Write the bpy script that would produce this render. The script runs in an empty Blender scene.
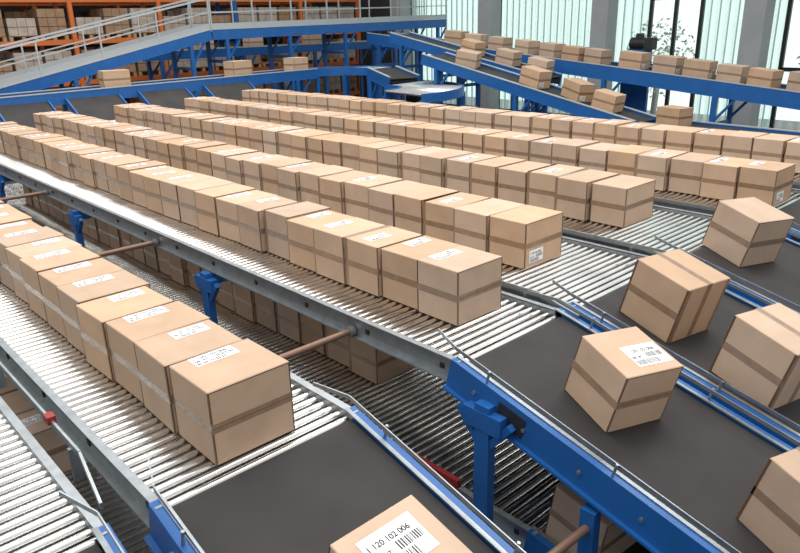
import bpy, math, random
from mathutils import Vector, Matrix
random.seed(7)
S = bpy.context.scene
S.view_settings.view_transform = 'Standard'
S.view_settings.look = 'None'

# ------------------------------------------------------------ materials
def mat(name, col, rough=.5, metal=0, noise=0, nscale=8, bump=0, objrand=0, stretch=None, spec=.5, bdist=.01):
    m = bpy.data.materials.new(name); m.use_nodes = True
    nt = m.node_tree; N = nt.nodes; L = nt.links
    b = N['Principled BSDF']
    b.inputs['Roughness'].default_value = rough
    b.inputs['Metallic'].default_value = metal
    b.inputs['Specular IOR Level'].default_value = spec
    b.inputs['Base Color'].default_value = col
    if noise or objrand or bump:
        tc = N.new('ShaderNodeTexCoord'); nz = N.new('ShaderNodeTexNoise')
        nz.inputs['Scale'].default_value = nscale; nz.inputs['Detail'].default_value = 5
        mp = N.new('ShaderNodeMapping')
        if stretch: mp.inputs['Scale'].default_value = stretch
        L.new(tc.outputs['Object'], mp.inputs[0]); L.new(mp.outputs[0], nz.inputs['Vector'])
        hsv = N.new('ShaderNodeHueSaturation'); hsv.inputs['Color'].default_value = col
        mr = N.new('ShaderNodeMapRange'); mr.inputs[1].default_value = .3; mr.inputs[2].default_value = .7
        mr.inputs[3].default_value = 1-noise; mr.inputs[4].default_value = 1+noise
        L.new(nz.outputs['Fac'], mr.inputs[0])
        out = mr.outputs[0]
        if objrand:
            oi = N.new('ShaderNodeObjectInfo'); m2 = N.new('ShaderNodeMapRange')
            m2.inputs[3].default_value = 1-objrand; m2.inputs[4].default_value = 1+objrand
            L.new(oi.outputs['Random'], m2.inputs[0])
            mu = N.new('ShaderNodeMath'); mu.operation = 'MULTIPLY'
            L.new(out, mu.inputs[0]); L.new(m2.outputs[0], mu.inputs[1]); out = mu.outputs[0]
            m3 = N.new('ShaderNodeMath'); m3.operation = 'MULTIPLY'; m3.inputs[1].default_value = 7.31
            m4 = N.new('ShaderNodeMath'); m4.operation = 'FRACT'; m5 = N.new('ShaderNodeMapRange')
            m5.inputs[3].default_value = .86; m5.inputs[4].default_value = 1.14
            L.new(oi.outputs['Random'], m3.inputs[0]); L.new(m3.outputs[0], m4.inputs[0]); L.new(m4.outputs[0], m5.inputs[0])
            L.new(m5.outputs[0], hsv.inputs['Saturation'])
            # decorrelate the surface mottling from box to box
            cb = N.new('ShaderNodeVectorMath'); cb.operation = 'ADD'; L.new(mp.outputs[0], cb.inputs[0])
            m6 = N.new('ShaderNodeMath'); m6.operation = 'MULTIPLY'; m6.inputs[1].default_value = 50
            L.new(oi.outputs['Random'], m6.inputs[0]); L.new(m6.outputs[0], cb.inputs[1]); L.new(cb.outputs[0], nz.inputs['Vector'])
        L.new(out, hsv.inputs['Value']); L.new(hsv.outputs[0], b.inputs['Base Color'])
        if bump:
            bp = N.new('ShaderNodeBump'); bp.inputs['Strength'].default_value = bump
            bp.inputs['Distance'].default_value = bdist
            L.new(nz.outputs['Fac'], bp.inputs['Height']); L.new(bp.outputs[0], b.inputs['Normal'])
    return m

M_CARD = mat('cardboard', (.535, .380, .268, 1), .8, noise=.07, nscale=5, objrand=.10, spec=.25, bump=.35, bdist=.02)
M_SEAM = mat('cardboard_edge', (.13, .075, .045, 1), .9, spec=.1)
M_TAPE = mat('brown_tape', (.30, .20, .130, 1), .22, noise=.12, nscale=20, objrand=.15, bump=.15, bdist=.005)
M_PAPER = mat('label_paper', (.93, .94, .95, 1), .6)
M_INK = mat('label_ink', (.03, .03, .035, 1), .6)
M_ROLL = mat('roller_steel', (.68, .675, .66, 1), .17, 1, noise=.14, nscale=3)
M_GALV = mat('galvanised_steel', (.34, .37, .39, 1), .42, .75, noise=.15, nscale=12)
M_RAIL = mat('railing_paint', (.45, .48, .50, 1), .45, .2)
M_BLUE = mat('blue_paint', (.014, .115, .37, 1), .38, 0, noise=.08, nscale=4)
M_BELT = mat('rubber_belt', (.036, .033, .033, 1), .7, noise=.2, nscale=3, bump=.05, spec=.3)
M_DARK = mat('dark_steel', (.03, .03, .035, 1), .5, .3)
M_RED = mat('red_cap', (.28, .02, .015, 1), .5)
M_RUST = mat('brown_tube', (.22, .13, .09, 1), .5, .3)
M_ORANGE = mat('orange_paint', (.60, .15, .03, 1), .5)
M_CONC = mat('concrete', (.13, .14, .14, 1), .6, noise=.2, nscale=1.2, bump=.05)
M_COL = mat('column_concrete', (.36, .38, .39, 1), .8, noise=.06, nscale=2)
M_WALL = mat('wall_paint', (.045, .042, .04, 1), .8, noise=.1, nscale=.6)
M_WOOD = mat('pallet_wood', (.38, .23, .12, 1), .8, noise=.15, nscale=9)
M_WRAP = mat('wrapped_goods', (.42, .35, .29, 1), .5, noise=.2, nscale=5)
M_GOOD = mat('goods_carton', (.32, .20, .12, 1), .8, noise=.2, nscale=3)
M_FRAME = mat('window_frame_black', (.012, .014, .016, 1), .4)
M_MULL = mat('window_mullion', (.56, .70, .67, 1), .5)
M_LEAF = mat('leaves', (.20, .30, .15, 1), .7, noise=.5, nscale=4)
M_BARK = mat('bark', (.09, .06, .04, 1), .9)

def glassmat(name, tint, white):
    m = bpy.data.materials.new(name); m.use_nodes = True
    nt = m.node_tree; N = nt.nodes; L = nt.links
    for n in list(N): N.remove(n)
    o = N.new('ShaderNodeOutputMaterial'); t = N.new('ShaderNodeBsdfTransparent')
    t.inputs[0].default_value = tint
    d = N.new('ShaderNodeBsdfTranslucent'); d.inputs[0].default_value = (.88, .95, .93, 1)
    tc = N.new('ShaderNodeTexCoord'); w = N.new('ShaderNodeTexWave'); w.bands_direction = 'X'
    w.inputs['Scale'].default_value = 1.25; w.inputs['Distortion'].default_value = .3
    L.new(tc.outputs['Object'], w.inputs['Vector'])
    mr = N.new('ShaderNodeMapRange'); mr.inputs[3].default_value = white*.5; mr.inputs[4].default_value = min(1, white*1.4)
    L.new(w.outputs['Fac'], mr.inputs[0])
    mx = N.new('ShaderNodeMixShader')
    L.new(mr.outputs[0], mx.inputs[0]); L.new(t.outputs[0], mx.inputs[1]); L.new(d.outputs[0], mx.inputs[2])
    L.new(mx.outputs[0], o.inputs[0])
    return m
M_CHAN = glassmat('channel_glass', (.83, .96, .93, 1), .26)
M_CLEAR = glassmat('clear_glass', (.92, .98, .97, 1), .12)

# ------------------------------------------------------------ mesh builder
class MB:
    def __init__(s): s.v = []; s.f = []; s.m = []; s.s = []; s.mats = []
    def mi(s, m):
        if m not in s.mats: s.mats.append(m)
        return s.mats.index(m)
    def add(s, vs, fs, m, smooth=False):
        o = len(s.v); s.v += [tuple(x) for x in vs]; k = s.mi(m)
        for f in fs: s.f.append([i+o for i in f]); s.m.append(k); s.s.append(smooth)
    def box(s, c, d, m, R=None):
        c = Vector(c); h = Vector(d)/2; vs = []
        for x in (-1, 1):
            for y in (-1, 1):
                for z in (-1, 1):
                    p = Vector((x*h.x, y*h.y, z*h.z))
                    if R: p = R @ p
                    vs.append(c+p)
        s.add(vs, [(0,1,3,2),(4,6,7,5),(0,4,5,1),(2,3,7,6),(0,2,6,4),(1,5,7,3)], m)
    def bb(s, a, b, m):
        s.box([(a[i]+b[i])/2 for i in range(3)], [abs(b[i]-a[i]) for i in range(3)], m)
    def beam(s, p, q, w, h, m, off=0):
        p = Vector(p); q = Vector(q); d = (q-p); l = d.length; x = d.normalized()
        up = Vector((0,0,1)) if abs(x.z) < .95 else Vector((1,0,0))
        y = up.cross(x).normalized(); z = x.cross(y)
        R = Matrix((x, y, z)).transposed()
        s.box((p+q)/2 + z*off, (l, w, h), m, R)
    def cyl(s, p, q, r, m, n=12, caps=True):
        p = Vector(p); q = Vector(q); x = (q-p).normalized()
        up = Vector((0,0,1)) if abs(x.z) < .9 else Vector((1,0,0))
        a = up.cross(x).normalized(); b = x.cross(a)
        vs = []
        for c in (p, q):
            for i in range(n):
                t = 2*math.pi*i/n; vs.append(c + a*(r*math.cos(t)) + b*(r*math.sin(t)))
        s.add(vs, [(i, (i+1) % n, n+(i+1) % n, n+i) for i in range(n)], m, True)
        if caps:
            s.add(vs[:n], [list(range(n))[::-1]], m); s.add(vs[n:], [list(range(n))], m)
    def mesh(s, name):
        me = bpy.data.meshes.new(name); me.from_pydata(s.v, [], s.f)
        for m in s.mats: me.materials.append(m)
        me.polygons.foreach_set('material_index', s.m)
        me.polygons.foreach_set('use_smooth', s.s); me.update()
        return me
    def build(s, name, loc=(0,0,0)):
        o = bpy.data.objects.new(name, s.mesh(name)); S.collection.objects.link(o); o.location = loc
        return o

def text_mesh(txt):
    cu = bpy.data.curves.new('t', 'FONT'); cu.body = txt; cu.size = 1; cu.offset = .02
    cu.align_x = 'LEFT'; ob = bpy.data.objects.new('t', cu); S.collection.objects.link(ob)
    dg = bpy.context.evaluated_depsgraph_get(); me = ob.evaluated_get(dg).to_mesh()
    v = [tuple(x.co) for x in me.vertices]; f = [list(p.vertices) for p in me.polygons]
    mx = max(p[0] for p in v)
    ob.evaluated_get(dg).to_mesh_clear()
    bpy.data.objects.remove(ob); bpy.data.curves.remove(cu)
    return v, f, mx
T1 = text_mesh('1 120 102 006'); T2 = text_mesh('0B  BT')

def label(mb, O, ex, ey, w, h, seed=1):
    O = Vector(O); ex = Vector(ex); ey = Vector(ey); n = ex.cross(ey)
    P = lambda x, y, z: O + ex*x + ey*y + n*z
    def q(x0, y0, x1, y1, z, m): mb.add([P(x0,y0,z), P(x1,y0,z), P(x1,y1,z), P(x0,y1,z)], [(0,1,2,3)], m)
    q(-w/2, -h/2, w/2, h/2, .0012, M_PAPER)
    def tx(T, x, y, ww):
        v, f, mx = T; k = ww/mx
        mb.add([P(x+a*k, y+b*k, .002) for a, b, c in v], f, M_INK)
    tx(T1, -w*.45, h*.16, w*.80)
    tx(T2, -w*.45, -h*.12, w*.30)
    rr = random.Random(seed); x = -w*.02
    while x < w*.44:
        bw = rr.choice([.003, .0015, .0045])*w/.17
        q(x, -h*.14, min(x+bw, w*.45), h*.08, .002, M_INK); x += bw+rr.choice([.003, .004])*w/.17
    x = -w*.45
    while x < w*.2:
        bw = rr.choice([.003, .0015, .0045])*w/.17
        q(x, -h*.44, x+bw, -h*.2, .002, M_INK); x += bw+rr.choice([.003, .004])*w/.17

L_, W_, H_ = .355, .435, .36
def carton(name, kind, lab, l=L_, w=W_, h=H_):
    mb = MB(); b = .004; X = l/2; Y = w/2
    vs = []; idx = {}
    for sx in (-1, 1):
        for sy in (-1, 1):
            for z, sz in ((0, -1), (h, 1)):
                for k in range(3):
                    p = [sx*X, sy*Y, z]
                    for j in range(3):
                        if j != k: p[j] -= (sx, sy, sz)[j]*b
                    idx[(sx, sy, sz, k)] = len(vs); vs.append(p)
    fs = []
    for k in range(3):
        a, c = [i for i in range(3) if i != k]
        for sg in (-1, 1):
            cyc = []
            for u, v in ((-1,-1), (1,-1), (1,1), (-1,1)):
                t = [0,0,0]; t[k] = sg; t[a] = u; t[c] = v; cyc.append(idx[(*t, k)])
            if (sg == 1) == (k == 1): cyc = cyc[::-1]
            fs.append(cyc)
    for k in range(3):
        a, c = [i for i in range(3) if i != k]
        for u in (-1, 1):
            for v in (-1, 1):
                t0 = [0,0,0]; t0[a] = u; t0[c] = v; t1 = list(t0); t0[k] = -1; t1[k] = 1
                fs.append([idx[(*t0, a)], idx[(*t1, a)], idx[(*t1, c)], idx[(*t0, c)]])
    mb.add(vs, fs, M_CARD)
    mb.add([vs[idx[(sx, sy, sz, k)]] for sx in (-1,1) for sy in (-1,1) for sz in (-1,1) for k in range(3)],
           [[3*i, 3*i+1, 3*i+2] for i in range(8)], M_CARD)
    e = .0008; T = .023
    if kind in 'AC':     # band round the waist, flaps open on +-X
        z0 = h*.5
        mb.bb((-X-e, -Y-e, z0-T), (X+e, -Y, z0+T), M_TAPE); mb.bb((-X-e, Y, z0-T), (X+e, Y+e, z0+T), M_TAPE)
        mb.bb((X, -Y-e, z0-T), (X+e, Y+e, z0+T), M_TAPE); mb.bb((-X-e, -Y-e, z0-T), (-X, Y+e, z0+T), M_TAPE)
        for sx in (-1, 1):
            mb.bb((sx*X, -Y, z0-.0015), (sx*(X+e*1.4), Y, z0+.0015), M_SEAM)
            for sy in (-1, 1):
                mb.bb((sx*X, sy*(Y-.0015), .004), (sx*(X+e*.7), sy*(Y-.008), h-.004), M_SEAM)
            mb.bb((sx*X, -Y, h-.009), (sx*(X+e*.7), Y, h-.004), M_SEAM)
        for sy in (-1, 1):
            mb.bb((-X+.003, sy*Y, .004), (-X+.008, sy*(Y+e*.6), h-.004), M_SEAM)
            mb.bb((X-.006, sy*Y, .004), (X-.002, sy*(Y+e*.6), h-.004), M_SEAM)
            if kind == 'C':
                mb.bb((-X+.001, sy*Y, .004), (-X+.03, sy*(Y+e*.9), h-.002), M_TAPE)
                mb.bb((-X-e, -Y, h), (-X+.03, Y, h+e*.9), M_TAPE)
    else:               # band over top and ends, tape on the vertical corners
        mb.bb((-X-e, -T, h), (X+e, T, h+e), M_TAPE)
        for sx in (-1, 1):
            mb.bb((sx*X, -T, 0.002), (sx*(X+e), T, h+e), M_TAPE)
            for sy in (-1, 1):
                mb.bb((sx*X, sy*Y, .004), (sx*(X+e), sy*(Y-.03), h-.004), M_TAPE)
                mb.bb((sx*X, sy*Y, .004), (sx*(X-.012), sy*(Y+e), h-.004), M_SEAM)
        mb.bb((-X, -.0015, h+e), (X, .0015, h+e*1.5), M_SEAM)
        mb.bb((-X-e, -Y-e, h*.5-T), (X+e, -Y, h*.5+T), M_TAPE)
    if lab == 'top': label(mb, (-X+.060, -.01, h+.0003), (0,1,0), (-1,0,0), .23, .10, 3)
    if lab == 'top2': label(mb, (-X+.075, .06, h+.0003), (0,1,0), (-1,0,0), .20, .10, 6)
    if lab == 'top3': label(mb, (-.01, -.05, h+.0003), (0,1,0), (-1,0,0), .20, .10, 7)
    if lab == 'topc': label(mb, (.045, .055, h+.0003), (0,1,0), (-1,0,0), .23, .16, 5)
    if lab == 'topb': label(mb, (-.045, .0, h+.0003), (0,1,0), (-1,0,0), .24, .17, 5)
    if lab == 'front': label(mb, (X+.0006, -.09, .085), (0,1,0), (0,0,1), .16, .10, 4)
    if lab == 'both':
        label(mb, (-X+.062, .02, h+.0003), (0,1,0), (-1,0,0), .19, .095, 3); label(mb, (X+.0006, -.07, .08), (0,1,0), (0,0,1), .16, .10, 4)
    return mb.mesh(name)
C_TOP = carton('carton_top_label', 'A', 'top'); C_TOP2 = carton('carton_top_label', 'A', 'top2'); C_TOP3 = carton('carton_top_label', 'C', 'top3')
C_PL = carton('carton_plain', 'A', None); C_PL2 = carton('carton_plain_taped', 'C', None)
C_FR = carton('carton_front_label', 'A', 'front'); C_BOTH = carton('carton_labels', 'A', 'both')
C_BIG = carton('carton_big_label', 'A', 'topc', .36, .38, .36); C_BIG2 = carton('carton_big_label', 'A', 'topb', .36, .38, .355)
C_B = carton('carton_over_tape', 'B', None, .38, .40, .38)
C_LONG = carton('carton_long', 'A', 'front', .60, .40, .38); C_LONGB = carton('carton_long_plain', 'A', None, .54, .40, .35)

def put(me, x, y, z, yaw=0, tilt=0, sc=(1,1,1), nm='cardboard_box'):
    o = bpy.data.objects.new(nm, me); S.collection.objects.link(o)
    o.rotation_euler = (Matrix.Rotation(math.radians(tilt), 3, 'Y') @ Matrix.Rotation(math.radians(yaw), 3, 'Z')).to_euler()
    o.location = (x, y, z+.0015); o.scale = sc
    return o

CAMZ = 4.0; ZU = 2.2; ZL = 1.2; XE = -2.35
# ------------------------------------------------------------ roller lanes
def roller_lane(y0, y1, x0, x1, z, zf=None):
    mb = MB(); r = .0225; p = .066; n = int((x1-x0)/p)
    for i in range(n):
        x = x1-.03-i*p
        mb.cyl((x, y0, z-r), (x, y1, z-r), r, M_ROLL, 12, False)
    for y, sg in ((y0, -1), (y1, 1)):
        mb.bb((x0, y, z-.125), (x1, y+sg*.012, z+.018), M_GALV)
        mb.bb((x0, y, z+.012), (x1, y+sg*.04, z+.02), M_GALV)
        mb.bb((x0, y, z-.13), (x1, y+sg*.045, z-.12), M_GALV)
        x = x1-.15
        while x > x0:
            mb.box((x, y+sg*.014, z-.06), (.03, .012, .03), M_DARK); x -= .66
    x = x1-.3
    while x > x0:
        mb.bb((x-.03, y0, z-.125), (x+.03, y1, z-.085), M_DARK); x -= 1.0
    return mb.build('roller_conveyor')

def belt(y0, y1, xs, z, length, deg=14.3, guard=True, legs=True):
    mb = MB(); t = math.radians(deg); dx = Vector((math.cos(t), 0, -math.sin(t))); nz = Vector((math.sin(t), 0, math.cos(t)))
    P = lambda s, y, h: Vector((xs, y, z)) + dx*s + nz*h
    def slab(s0, s1, a, b, h0, h1, m):
        a, b = min(a, b), max(a, b)
        vs = [P(s, y, h) for s in (s0, s1) for y in (a, b) for h in (h0, h1)]
        mb.add(vs, [(0,1,3,2),(4,6,7,5),(0,4,5,1),(2,3,7,6),(0,2,6,4),(1,5,7,3)], m)
    slab(.03, length, y0+.015, y1-.015, -.012, 0, M_BELT)
    slab(.03, length, y0+.015, y1-.015, -.13, -.12, M_BELT)
    mb.cyl(P(.03, y0+.015, -.064), P(.03, y1-.015, -.064), .063, M_BELT, 16)
    mb.cyl(P(length, y0+.015, -.064), P(length, y1-.015, -.064), .063, M_BELT, 16)
    slab(.1, length-.1, y0+.01, y1-.01, -.1, -.03, M_DARK)
    for y, sg in ((y0, -1), (y1, 1)):
        slab(-.05, length+.05, y, y+sg*.05, -.17, .016, M_BLUE)
        slab(-.05, length+.05, y-sg*.012, y+sg*.010, .016, .024, M_GALV)
        slab(-.05, length+.05, y, y+sg*.075, -.18, -.165, M_BLUE)
        s = .15
        while s < length:
            mb.cyl(P(s, y+sg*.05, -.08), P(s, y+sg*.06, -.08), .012, M_GALV, 8); s += .35
        slab(.32, .5, y+sg*.05, y+sg*.056, -.14, -.02, M_DARK)
        if guard:
            gy = y+sg*.02
            pts = [P(-.26, y-sg*.05, .05), P(-.06, gy, .075), P(length*.5, gy, .075), P(length, gy, .075)]
            for a, b in zip(pts[:-1], pts[1:]): mb.beam(a, b, .006, .022, M_GALV)
            s = .2
            while s < length:
                mb.cyl(P(s, gy+sg*.012, .0), P(s, gy+sg*.012, .09), .008, M_GALV, 8); s += .8
    if legs:
        for s in (length*.55, length-.2):
            q = P(s, y0, -.17)
            for y in (y0-.02, y1+.02): mb.bb((q.x-.04, y-.03, 0), (q.x+.04, y+.03, q.z), M_BLUE)
            mb.bb((q.x-.03, y0, .4), (q.x+.03, y1, .46), M_BLUE)
    return mb.build('belt_conveyor')

X0 = -15.2
UP = [(-.40, .60), (.86, 1.82), (2.62, 3.56), (3.74, 4.94), (5.14, 6.44), (6.74, 8.04), (8.37, 9.77)]
for a, b in UP:
    roller_lane(a, b, X0, XE, ZU)
    belt(a, b, XE, ZU, 3.0)
LOW = [(.45, 1.55), (2.78, 3.90), (5.15, 6.35), (8.3, 9.5)]
for a, b in LOW:
    roller_lane(a, b, X0, -1.9, ZL)
    belt(a, b, -1.9, ZL, 2.2, deg=9, legs=False, guard=False)

# supporting portal frames
for k in range(5):
    x = -2.12-3.05*k; mb = MB()
    for y in (-.52, .73, 1.70, 2.54, 4.65, 6.59, 8.2, 9.9):
        mb.bb((x-.05, y-.03, .0), (x+.05, y+.03, ZU-.13), M_BLUE)
        mb.bb((x-.1, y-.09, 0), (x+.1, y+.09, .012), M_BLUE)
        if y == 1.70: continue
        mb.bb((x-.13, y-.035, ZU-.28), (x+.13, y+.035, ZU-.17), M_BLUE)
        mb.beam((x-.18, y, ZU-.2), (x-.04, y, ZU-.37), .04, .04, M_BLUE)
        mb.beam((x+.18, y, ZU-.2), (x+.04, y, ZU-.37), .04, .04, M_BLUE)
    mb.bb((x-.04, -.5, ZU-.24), (x+.04, 1.75, ZU-.14), M_BLUE)
    mb.bb((x-.04, 2.54, ZU-.24), (x+.04, 9.9, ZU-.14), M_BLUE)
    mb.bb((x-.04, -.5, ZL-.22), (x+.04, 9.9, ZL-.13), M_BLUE)
    mb.build('conveyor_support_frame')
for x in (-3.3, -6.2, -9.3, -12.2):
    mb = MB(); mb.cyl((x, 1.86, ZU-.09), (x, 2.58, ZU-.09), .022, M_RUST, 12)
    mb.cyl((x, 1.84, ZU-.09), (x, 1.88, ZU-.09), .035, M_GALV, 12); mb.cyl((x, 2.56, ZU-.09), (x, 2.6, ZU-.09), .035, M_GALV, 12)
    mb.build('cross_tube')
mb = MB(); mb.cyl((-1.48, 1.85, 1.65), (-1.46, 2.55, 1.65), .022, M_RUST, 12); mb.cyl((-1.48, 1.85, 1.65), (-1.48, 1.9, 1.65), .035, M_GALV, 12)
mb.bb((-1.52, 1.80, 0), (-1.44, 1.86, 1.75), M_BLUE); mb.bb((-1.50, 2.53, 0), (-1.42, 2.59, 1.75), M_BLUE); mb.build('cross_tube')
# lower side rail with red end cap
mb = MB(); mb.beam((-12, 2.70, ZL+.10), (-2.85, 2.70, ZL+.10), .03, .05, M_GALV); mb.beam((-2.85, 2.70, ZL+.10), (-2.45, 2.70, ZL+.10), .035, .055, M_RED)
for i in range(8): mb.bb((-11.9+i*1.15, 2.69, ZL-.1), (-11.87+i*1.15, 2.72, ZL+.1), M_GALV)
mb.build('guide_rail')
# guide rails between the roller lanes
for y, xa, xb in ((.73, -15, -2.9), (3.65, -15, -2.6), (5.04, -15, -2.6), (6.59, -15, -2.5), (8.2, -15, -2.4)):
    mb = MB(); mb.beam((xa, y, ZU+.05), (xb, y, ZU+.05), .012, .04, M_GALV)
    mb.beam((xb, y, ZU+.05), (xb+.35, y-.05, ZU+.0), .012, .035, M_GALV)
    if y == .73: mb.box((xb-.38, y, ZU+.07), (.06, .04, .04), M_RED)
    x = xb-.1
    while x > xa: mb.bb((x-.012, y-.02, ZU-.12), (x+.012, y+.02, ZU+.04), M_GALV); x -= 1.2
    mb.build('guide_rail')

# ------------------------------------------------------------ rows of cartons
def row(yl, xf, xb, z, pitch=.362, labp=.5, jit=1.0, first=None, ws=1):
    x = xf; i = 0
    while x > xb:
        me = first if (i == 0 and first) else (random.choice([C_TOP, C_TOP, C_TOP2, C_TOP3]) if random.random() < labp else random.choice([C_PL, C_PL, C_PL2]))
        if labp > .9: me = random.choice([C_TOP, C_TOP, C_TOP2])
        yaw = random.uniform(-2, 2)*jit*(i > 0); sc = (1, ws*random.uniform(.96, 1.04), random.uniform(.97, 1.03) if i else 1)
        put(me, x-L_/2, yl+W_*ws/2+random.uniform(-.022, .022)*jit*(i > 0), z, yaw, 0, sc)
        x -= pitch+random.choice([.004, .006, .008, .016]); i += 1
row(1.145, -2.46, -7.8, ZU, labp=.95, jit=1.2, first=C_TOP, ws=.96)
row(2.96, -2.71, -13.4, ZU, labp=.75, first=C_TOP)
row(4.10, -3.06, -14.2, ZU, labp=.3, first=C_FR, ws=1.08)
row(5.60, -3.10, -14.2, ZU, labp=.3, first=C_PL, ws=1.18)
row(7.18, -2.42, -14.6, ZU, labp=.25, first=C_BOTH, ws=1.12)
row(9.0, -1.9, -14.9, ZU, labp=.25, ws=1.12)
row(3.30, -3.9, -13, ZL, labp=.2); row(.8, -4.5, -12, ZL, labp=.2); row(5.6, -3.6, -13, ZL, labp=.2)

TL = math.tan(math.radians(14.3))
def onbelt(me, x, y, yaw, sc=(1,1,1)): return put(me, x, y, ZU-TL*(x-XE), yaw, 14.3, sc)
onbelt(C_BIG, -1.68, 3.07, -17)
onbelt(C_B, -1.955, 4.15, -9, (1.06, 1.08, 1.05))
onbelt(C_B, -1.28, 4.06, -12, (1.05, 1.08, 1.06))
onbelt(C_PL, -2.14, 5.74, -15, (1.12, 1.0, 1.1))
onbelt(C_B, -.68, 3.02, -15)
onbelt(C_BIG2, -1.48, 1.277, 0)
onbelt(C_PL, -1.6, 7.4, -12)
put(C_PL, -1.70, 3.02, ZL-.036, -4, 9)

# ------------------------------------------------------------ background conveyors
def line(p, q, w, legs=2.4, rail=False, name='belt_conveyor', depth=.28, brace=True):
    p = Vector(p); q = Vector(q); d = q-p; x = d.normalized(); y = Vector((0,0,1)).cross(x).normalized(); mb = MB()
    mb.beam(p, q, w-.08, .02, M_BELT, -.01)
    mb.beam(p, q, w-.1, .1, M_DARK, -.10)
    for sg in (-1, 1):
        o = y*(sg*w/2)
        mb.beam(p+o, q+o, .05, depth, M_BLUE, -depth/2+.05); mb.beam(p+o, q+o, .07, .02, M_RAIL, .055)
        mb.beam(p+o, q+o, .08, .02, M_BLUE, -depth+.05)
        if rail:
            mb.beam(p+o+Vector((0,0,.85)), q+o+Vector((0,0,.85)), .045, .045, M_RAIL)
            mb.beam(p+o+Vector((0,0,.5)), q+o+Vector((0,0,.5)), .03, .03, M_RAIL)
            mb.beam(p+o+Vector((0,0,.14)), q+o+Vector((0,0,.14)), .015, .14, M_RAIL)
            n = int(d.length/1.3)
            for i in range(n+1):
                c = p+o+d*(i/n); mb.bb((c.x-.018, c.y-.018, c.z), (c.x+.018, c.y+.018, c.z+.85), M_RAIL)
    n = max(1, int(d.length/legs))
    for i in range(n+1):
        c = p+d*((i+.2)/(n+.4)); top = c.z-depth+.04
        for sg in (-1, 1):
            o = y*(sg*w/2); mb.bb((c.x+o.x-.05, c.y+o.y-.05, 0), (c.x+o.x+.05, c.y+o.y+.05, top), M_BLUE)
            if brace: mb.beam(c+o+Vector((0,0,-depth-.5)), c+o+x*.42+Vector((0,0,-depth+.02)), .05, .05, M_BLUE)
        a = c-y*(w/2); b = c+y*(w/2); a.z = b.z = top-.6; mb.beam(a, b, .06, .08, M_BLUE)
    return mb.build(name)

# feeder along Y behind the lanes
FX = -16.5; zf = lambda y: 2.62+.012*(y+3)
line((FX, -3, zf(-3)), (FX, 11.9, zf(11.9)), .8, 3, depth=.24)
for y, me in ((2.6, C_LONGB), (6.5, C_LONG), (9.7, C_LONG), (11.5, C_LONGB)):
    put(me, FX, y, zf(y)+.012, 90+random.uniform(-10, 10))
# short belt transfer from feeder to lanes
for a, b in UP[1:]:
    mb = MB(); p0 = Vector((-16.08, 0, zf((a+b)/2)-.10)); p1 = Vector((-15.22, 0, ZU-.01)); c = Vector((0, (a+b)/2, 0))
    mb.beam(p0+c, p1+c, b-a-.2, .05, M_BELT, -.025)
    for y in (a+.08, b-.08): mb.beam((p0.x, y, p0.z-.03), (p1.x, y, p1.z-.03), .03, .12, M_BLUE)
    mb.build('transfer_belt')

def curve(cx, cy, z, r0, r1, a0, a1, n=26):
    mb = MB(); seg = 24
    for i in range(n):
        t = math.radians(a0+(a1-a0)*(i+.5)/n)
        mb.cyl((cx+r0*math.cos(t), cy+r0*math.sin(t), z), (cx+r1*math.cos(t), cy+r1*math.sin(t), z), .03, M_ROLL, 8)
    for r in (r0, r1):
        for i in range(seg):
            t0 = math.radians(a0+(a1-a0)*i/seg); t1 = math.radians(a0+(a1-a0)*(i+1)/seg)
            p = Vector((cx+r*math.cos(t0), cy+r*math.sin(t0), z)); q = Vector((cx+r*math.cos(t1), cy+r*math.sin(t1), z))
            mb.beam(p, q, .05, .2, M_BLUE, -.06)
    for a in (a0, (a0+a1)/2, a1):
        t = math.radians(a)
        for r in (r0, r1):
            x = cx+r*math.cos(t); y = cy+r*math.sin(t); mb.bb((x-.04, y-.04, 0), (x+.04, y+.04, z-.1), M_BLUE)
    mb.build('curved_roller_conveyor')
curve(-15.1, 11.9, 2.8, 1.0, 1.85, 180, 90)
curve(-13.2, 11.2, 2.50, .8, 2.3, 100, -10, 30)
line((-15.0, 13.3, 2.8), (-13.7, 12.9, 2.62), .85)

# elevated conveyor with guard railing (upper left)
line((-19, 2.5, 2.3), (-19, 10.1, 3.87), 1.1, 3, rail=True, name='inclined_conveyor_with_railing', depth=.26)
line((-19, 10.15, 3.87), (-19, 19.5, 4.0), 1.1, 2.0, rail=True, name='elevated_conveyor_with_railing', depth=.26)
line((-21.0, 9.0, 3.3), (-21.0, 18.5, 3.3), .9, 2.6, name='belt_conveyor', depth=.24)
for y in (11.2, 13.0, 15.4): put(C_LONGB, -21.0, y, 3.312, 90)
# long main line in front of the windows
sl = -.0915; zm = lambda x: CAMZ-.68+sl*(x+14.7)
line((-18.2, 16, zm(-18.2)), (2, 16, zm(2)), .9, 2.6, depth=.32)
td = math.degrees(math.atan(-sl))
for i, x in enumerate((-14.7, -14.0, -13.1, -12.2, -11.4, -10.6, -9.95, -9.0, -8.1, -7.35, -6.65, -5.95, -5.1, -4.2)):
    put(random.choice([C_LONG, C_LONGB, C_LONGB]), x, 16+random.uniform(-.08, .08), zm(x)+.012, random.uniform(-14, 14), td)
# second sloping line
z2 = lambda x: CAMZ-.88-.19*(x+12.96)
line((-15.8, 14.75, z2(-15.8)), (-10.4, 14.75, z2(-10.4)), .75, 2.2, depth=.24)
td2 = math.degrees(math.atan(.19))
for x in (-13.0, -11.8, -10.8): put(C_LONGB, x, 14.75, z2(x)+.012, random.uniform(-12, 12), td2)
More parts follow.
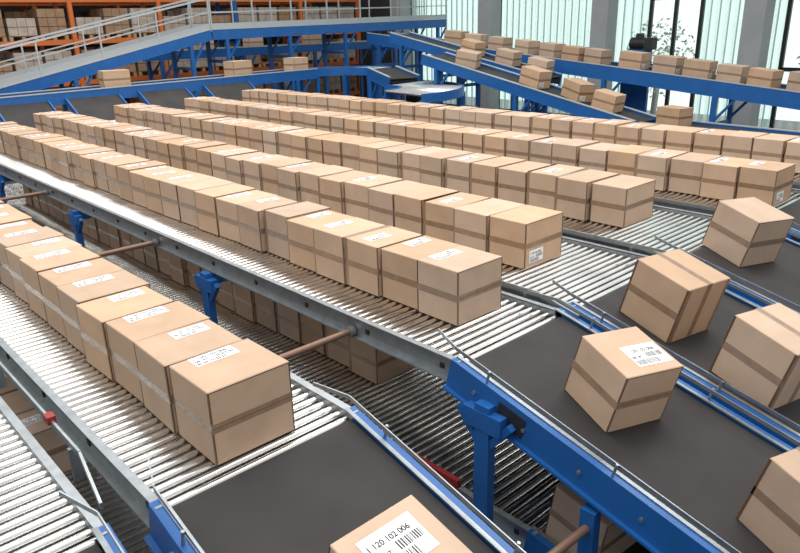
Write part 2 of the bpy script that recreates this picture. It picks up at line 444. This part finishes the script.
# lower ramp, then level
zr = lambda x: CAMZ-1.27-.2*(x+11)
line((-13.2, 13.5, zr(-13.2)), (-7.2, 13.5, zr(-7.2)), .85, 2.2, depth=.24)
line((-7.1, 13.5, zr(-7.1)), (2.5, 13.5, zr(-7.1)-.15), .85, 2.5, depth=.24)
tr = math.degrees(math.atan(.2))
for x in (-12.0, -10.05, -8.9, -8.1): put(random.choice([C_LONGB, C_LONG]), x, 13.5+random.uniform(-.06, .06), zr(x)+.012, random.uniform(-25, 25), tr)
for x in (-6.6,): put(C_LONGB, x, 13.5, zr(-7.1)+.005-.0156*(x+7.1), random.uniform(-12, 12), .9)
# drive motors beside the lines
def motor(x, y, z):
    mb = MB(); mb.cyl((x-.2, y, z), (x+.2, y, z), .13, M_DARK, 16); mb.bb((x+.2, y-.12, z-.14), (x+.42, y+.12, z+.14), M_DARK)
    for k in range(6): mb.cyl((x-.18+k*.06, y, z), (x-.165+k*.06, y, z), .15, M_DARK, 16)
    mb.bb((x-.06, y-.06, z+.1), (x+.1, y+.06, z+.24), M_DARK)
    mb.bb((x-.25, y-.05, 0), (x+.35, y+.05, z-.12), M_BLUE); mb.build('drive_motor')
motor(-9.3, 16.75, 3.35); motor(-13.0, 12.6, 2.2)

# ------------------------------------------------------------ building
YB = 20
mb = MB(); mb.bb((-34, -14, -.1), (16, 30, 0), M_CONC); mb.build('floor')
mb = MB(); mb.bb((-34, YB, 0), (8, YB+.3, .9), M_WALL); mb.bb((-34, YB, .9), (-20.8, YB+.3, 9), M_WALL); mb.build('wall_back')
mb = MB(); mb.bb((-28.3, -14, 0), (-28, YB, 9), M_WALL); mb.build('wall_left')
cols = [-20.8+4.4*i for i in range(7)]
for x in cols:
    mb = MB(); mb.bb((x-.27, 19.2, 0), (x+.27, 19.75, 9), M_COL); mb.bb((x-.36, 19.1, 0), (x+.36, 19.85, .25), M_COL); mb.build('concrete_column')
for i in range(6):
    a, b = cols[i], cols[i+1]; mb = MB(); y = YB+.12
    dark = {2: (-10.85, -9.35), 3: (-7.1, -4.9)}.get(i)
    def glz(x0, x1):
        n = max(1, round((x1-x0)/.26))
        mb.bb((x0, y, .9), (x1, y+.01, 9), M_CHAN)
        for k in range(n+1):
            xx = x0+(x1-x0)*k/n; mb.bb((xx-.010, y-.05, .9), (xx+.010, y, 9), M_MULL)
    if dark:
        d0, d1 = dark
        if d0-a > .1: glz(a, d0)
        glz(d1, b)
        mb.bb((d0, y, .9), (d1, y+.01, 5.4), M_CLEAR)
        mb.bb((d0, y, 5.4), (d1, y+.01, 9), M_CHAN)
        for xx in (d0, (d0+d1)/2, d1): mb.bb((xx-.05, y-.06, .9), (xx+.05, y+.03, 5.4), M_FRAME)
        for z in (.95, 2.6, 4.45, 5.4): mb.bb((d0, y-.06, z-.05), (d1, y+.03, z+.05), M_FRAME)
    else: glz(a, b)
    mb.bb((a, y-.08, .9), (b, y+.05, 1.0), M_FRAME)
    mb.build('window_%d' % (i+1))
# trees outside
def tree(x, y, h, seed):
    rr = random.Random(seed); mb = MB(); mb.cyl((x, y, 0), (x+.1, y, h*.6), .12, M_BARK, 8)
    for k in range(700):
        a = rr.uniform(0, 6.28); u = rr.uniform(-1, 1); r = rr.random()**.4*h*.33
        c = Vector((x+r*math.cos(a)*math.sqrt(1-u*u), y+r*math.sin(a)*math.sqrt(1-u*u), h*.62+r*u*1.1)); s = .10
        d1 = Vector([rr.uniform(-s, s) for _ in range(3)]); d2 = Vector([rr.uniform(-s, s) for _ in range(3)])
        mb.add([c, c+d1, c+d1+d2, c+d2], [(0,1,2,3)], M_LEAF)
    mb.build('tree')
tree(-13.6, 26, 4.0, 1); tree(-7.4, 26, 4.0, 2)

# pallet racking
def rack(x, y0, bays, bw=2.7, levels=(.15, 1.45, 2.6, 3.75, 4.9, 6.05), seed=0):
    rr = random.Random(seed); mb = MB(); dp = 1.1
    for i in range(bays+1):
        y = y0+i*bw
        for xx in (x, x+dp):
            mb.bb((xx-.06, y-.06, 0), (xx+.06, y+.06, 7.2), M_BLUE if i % 3 == 0 else M_ORANGE)
        z = .3
        while z < 6.6: mb.beam((x, y, z), (x+dp, y, z+.6), .03, .03, M_BLUE); mb.beam((x+dp, y, z+.6), (x, y, z+1.2), .03, .03, M_BLUE); z += 1.2
    for i in range(bays):
        for z in levels:
            a = y0+i*bw+.05; b = a+bw-.1
            for xx in (x, x+dp): mb.bb((xx-.03, a, z-.14), (xx+.03, b, z), M_ORANGE)
            for k in range(3):
                c = a+.47+k*.83
                for sx in range(5): mb.bb((x+.02+sx*.22, c-.38, z+.11), (x+.14+sx*.22, c+.38, z+.13), M_WOOD)
                for sy in (-.33, 0, .33): mb.bb((x+.02, c+sy-.05, z), (x+1.05, c+sy+.05, z+.11), M_WOOD)
                if rr.random() < .93:
                    m = rr.choice([M_WRAP, M_GOOD, M_GOOD, M_WRAP]); nl = rr.choice([2, 3, 3])
                    for l in range(nl):
                        for u in range(3):
                            for w in range(3):
                                mb.bb((x+.04+w*.34, c-.37+u*.25, z+.135+l*.24), (x+.04+w*.34+.33, c-.37+u*.25+.238, z+.13+l*.24+.23), m)
    mb.build('pallet_rack')
rack(-23.4, -3, 8, seed=3)
rack(-26.5, -3, 8, seed=5)

# ------------------------------------------------------------ lights
w = bpy.data.worlds.new('World'); S.world = w; w.use_nodes = True
nt = w.node_tree; N = nt.nodes; L = nt.links; bg = N['Background']
tc = N.new('ShaderNodeTexCoord'); sp = N.new('ShaderNodeSeparateXYZ'); L.new(tc.outputs['Generated'], sp.inputs[0])
ra = N.new('ShaderNodeMapRange'); L.new(sp.outputs['Z'], ra.inputs[0]); ra.interpolation_type = 'SMOOTHSTEP'
ra.inputs[1].default_value = .1; ra.inputs[2].default_value = .75; ra.inputs[3].default_value = .42; ra.inputs[4].default_value = .95
rb = N.new('ShaderNodeMapRange'); L.new(sp.outputs['Y'], rb.inputs[0]); rb.interpolation_type = 'SMOOTHSTEP'
rb.inputs[1].default_value = .15; rb.inputs[2].default_value = .6; rb.inputs[3].default_value = 0; rb.inputs[4].default_value = 1.32
mx = N.new('ShaderNodeMath'); mx.operation = 'MAXIMUM'; L.new(ra.outputs[0], mx.inputs[0]); L.new(rb.outputs[0], mx.inputs[1])
bg.inputs[0].default_value = (.99, .99, .985, 1); L.new(mx.outputs[0], bg.inputs[1])
def area(name, loc, tgt, sx, sy, p, col=(1, 1, 1)):
    l = bpy.data.lights.new(name, 'AREA'); l.shape = 'RECTANGLE'; l.size = sx; l.size_y = sy; l.energy = p; l.color = col
    o = bpy.data.objects.new(name, l); S.collection.objects.link(o); o.location = loc
    o.rotation_euler = (Vector(tgt)-Vector(loc)).to_track_quat('-Z', 'Y').to_euler()
area('rack_fill_light', (-8, 5, 9.5), (-8, 5, 0), 2, 14, 520, (1, .975, .94))
area('rack_fill_light', (-2, 5, 9.5), (-2, 5, 0), 2, 14, 560, (1, .975, .94))
area('rack_fill_light', (-15, 6, 9.5), (-15, 6, 0), 2, 14, 480, (1, .975, .94))
area('rack_fill_light', (-20.5, 6, 8.5), (-23, 6, 3), 1, 14, 110, (1, .93, .85))  # unseen fill lamp, added to brighten the pallet racks

# ------------------------------------------------------------ camera
cam = bpy.data.cameras.new('camera'); co = bpy.data.objects.new('camera', cam); S.collection.objects.link(co)
cx = Vector((.6825, .7305, -.0244)).normalized(); cz = Vector((.6924, -.6355, .3419)); cz = (cz-cx*cz.dot(cx)).normalized(); cy = cz.cross(cx)
R = Matrix((cx, cy, cz)).transposed().to_4x4(); R.translation = Vector((0, 0, CAMZ)); co.matrix_world = R
cam.sensor_width = 36; cam.lens = 36*700/800; cam.clip_end = 200
S.camera = co
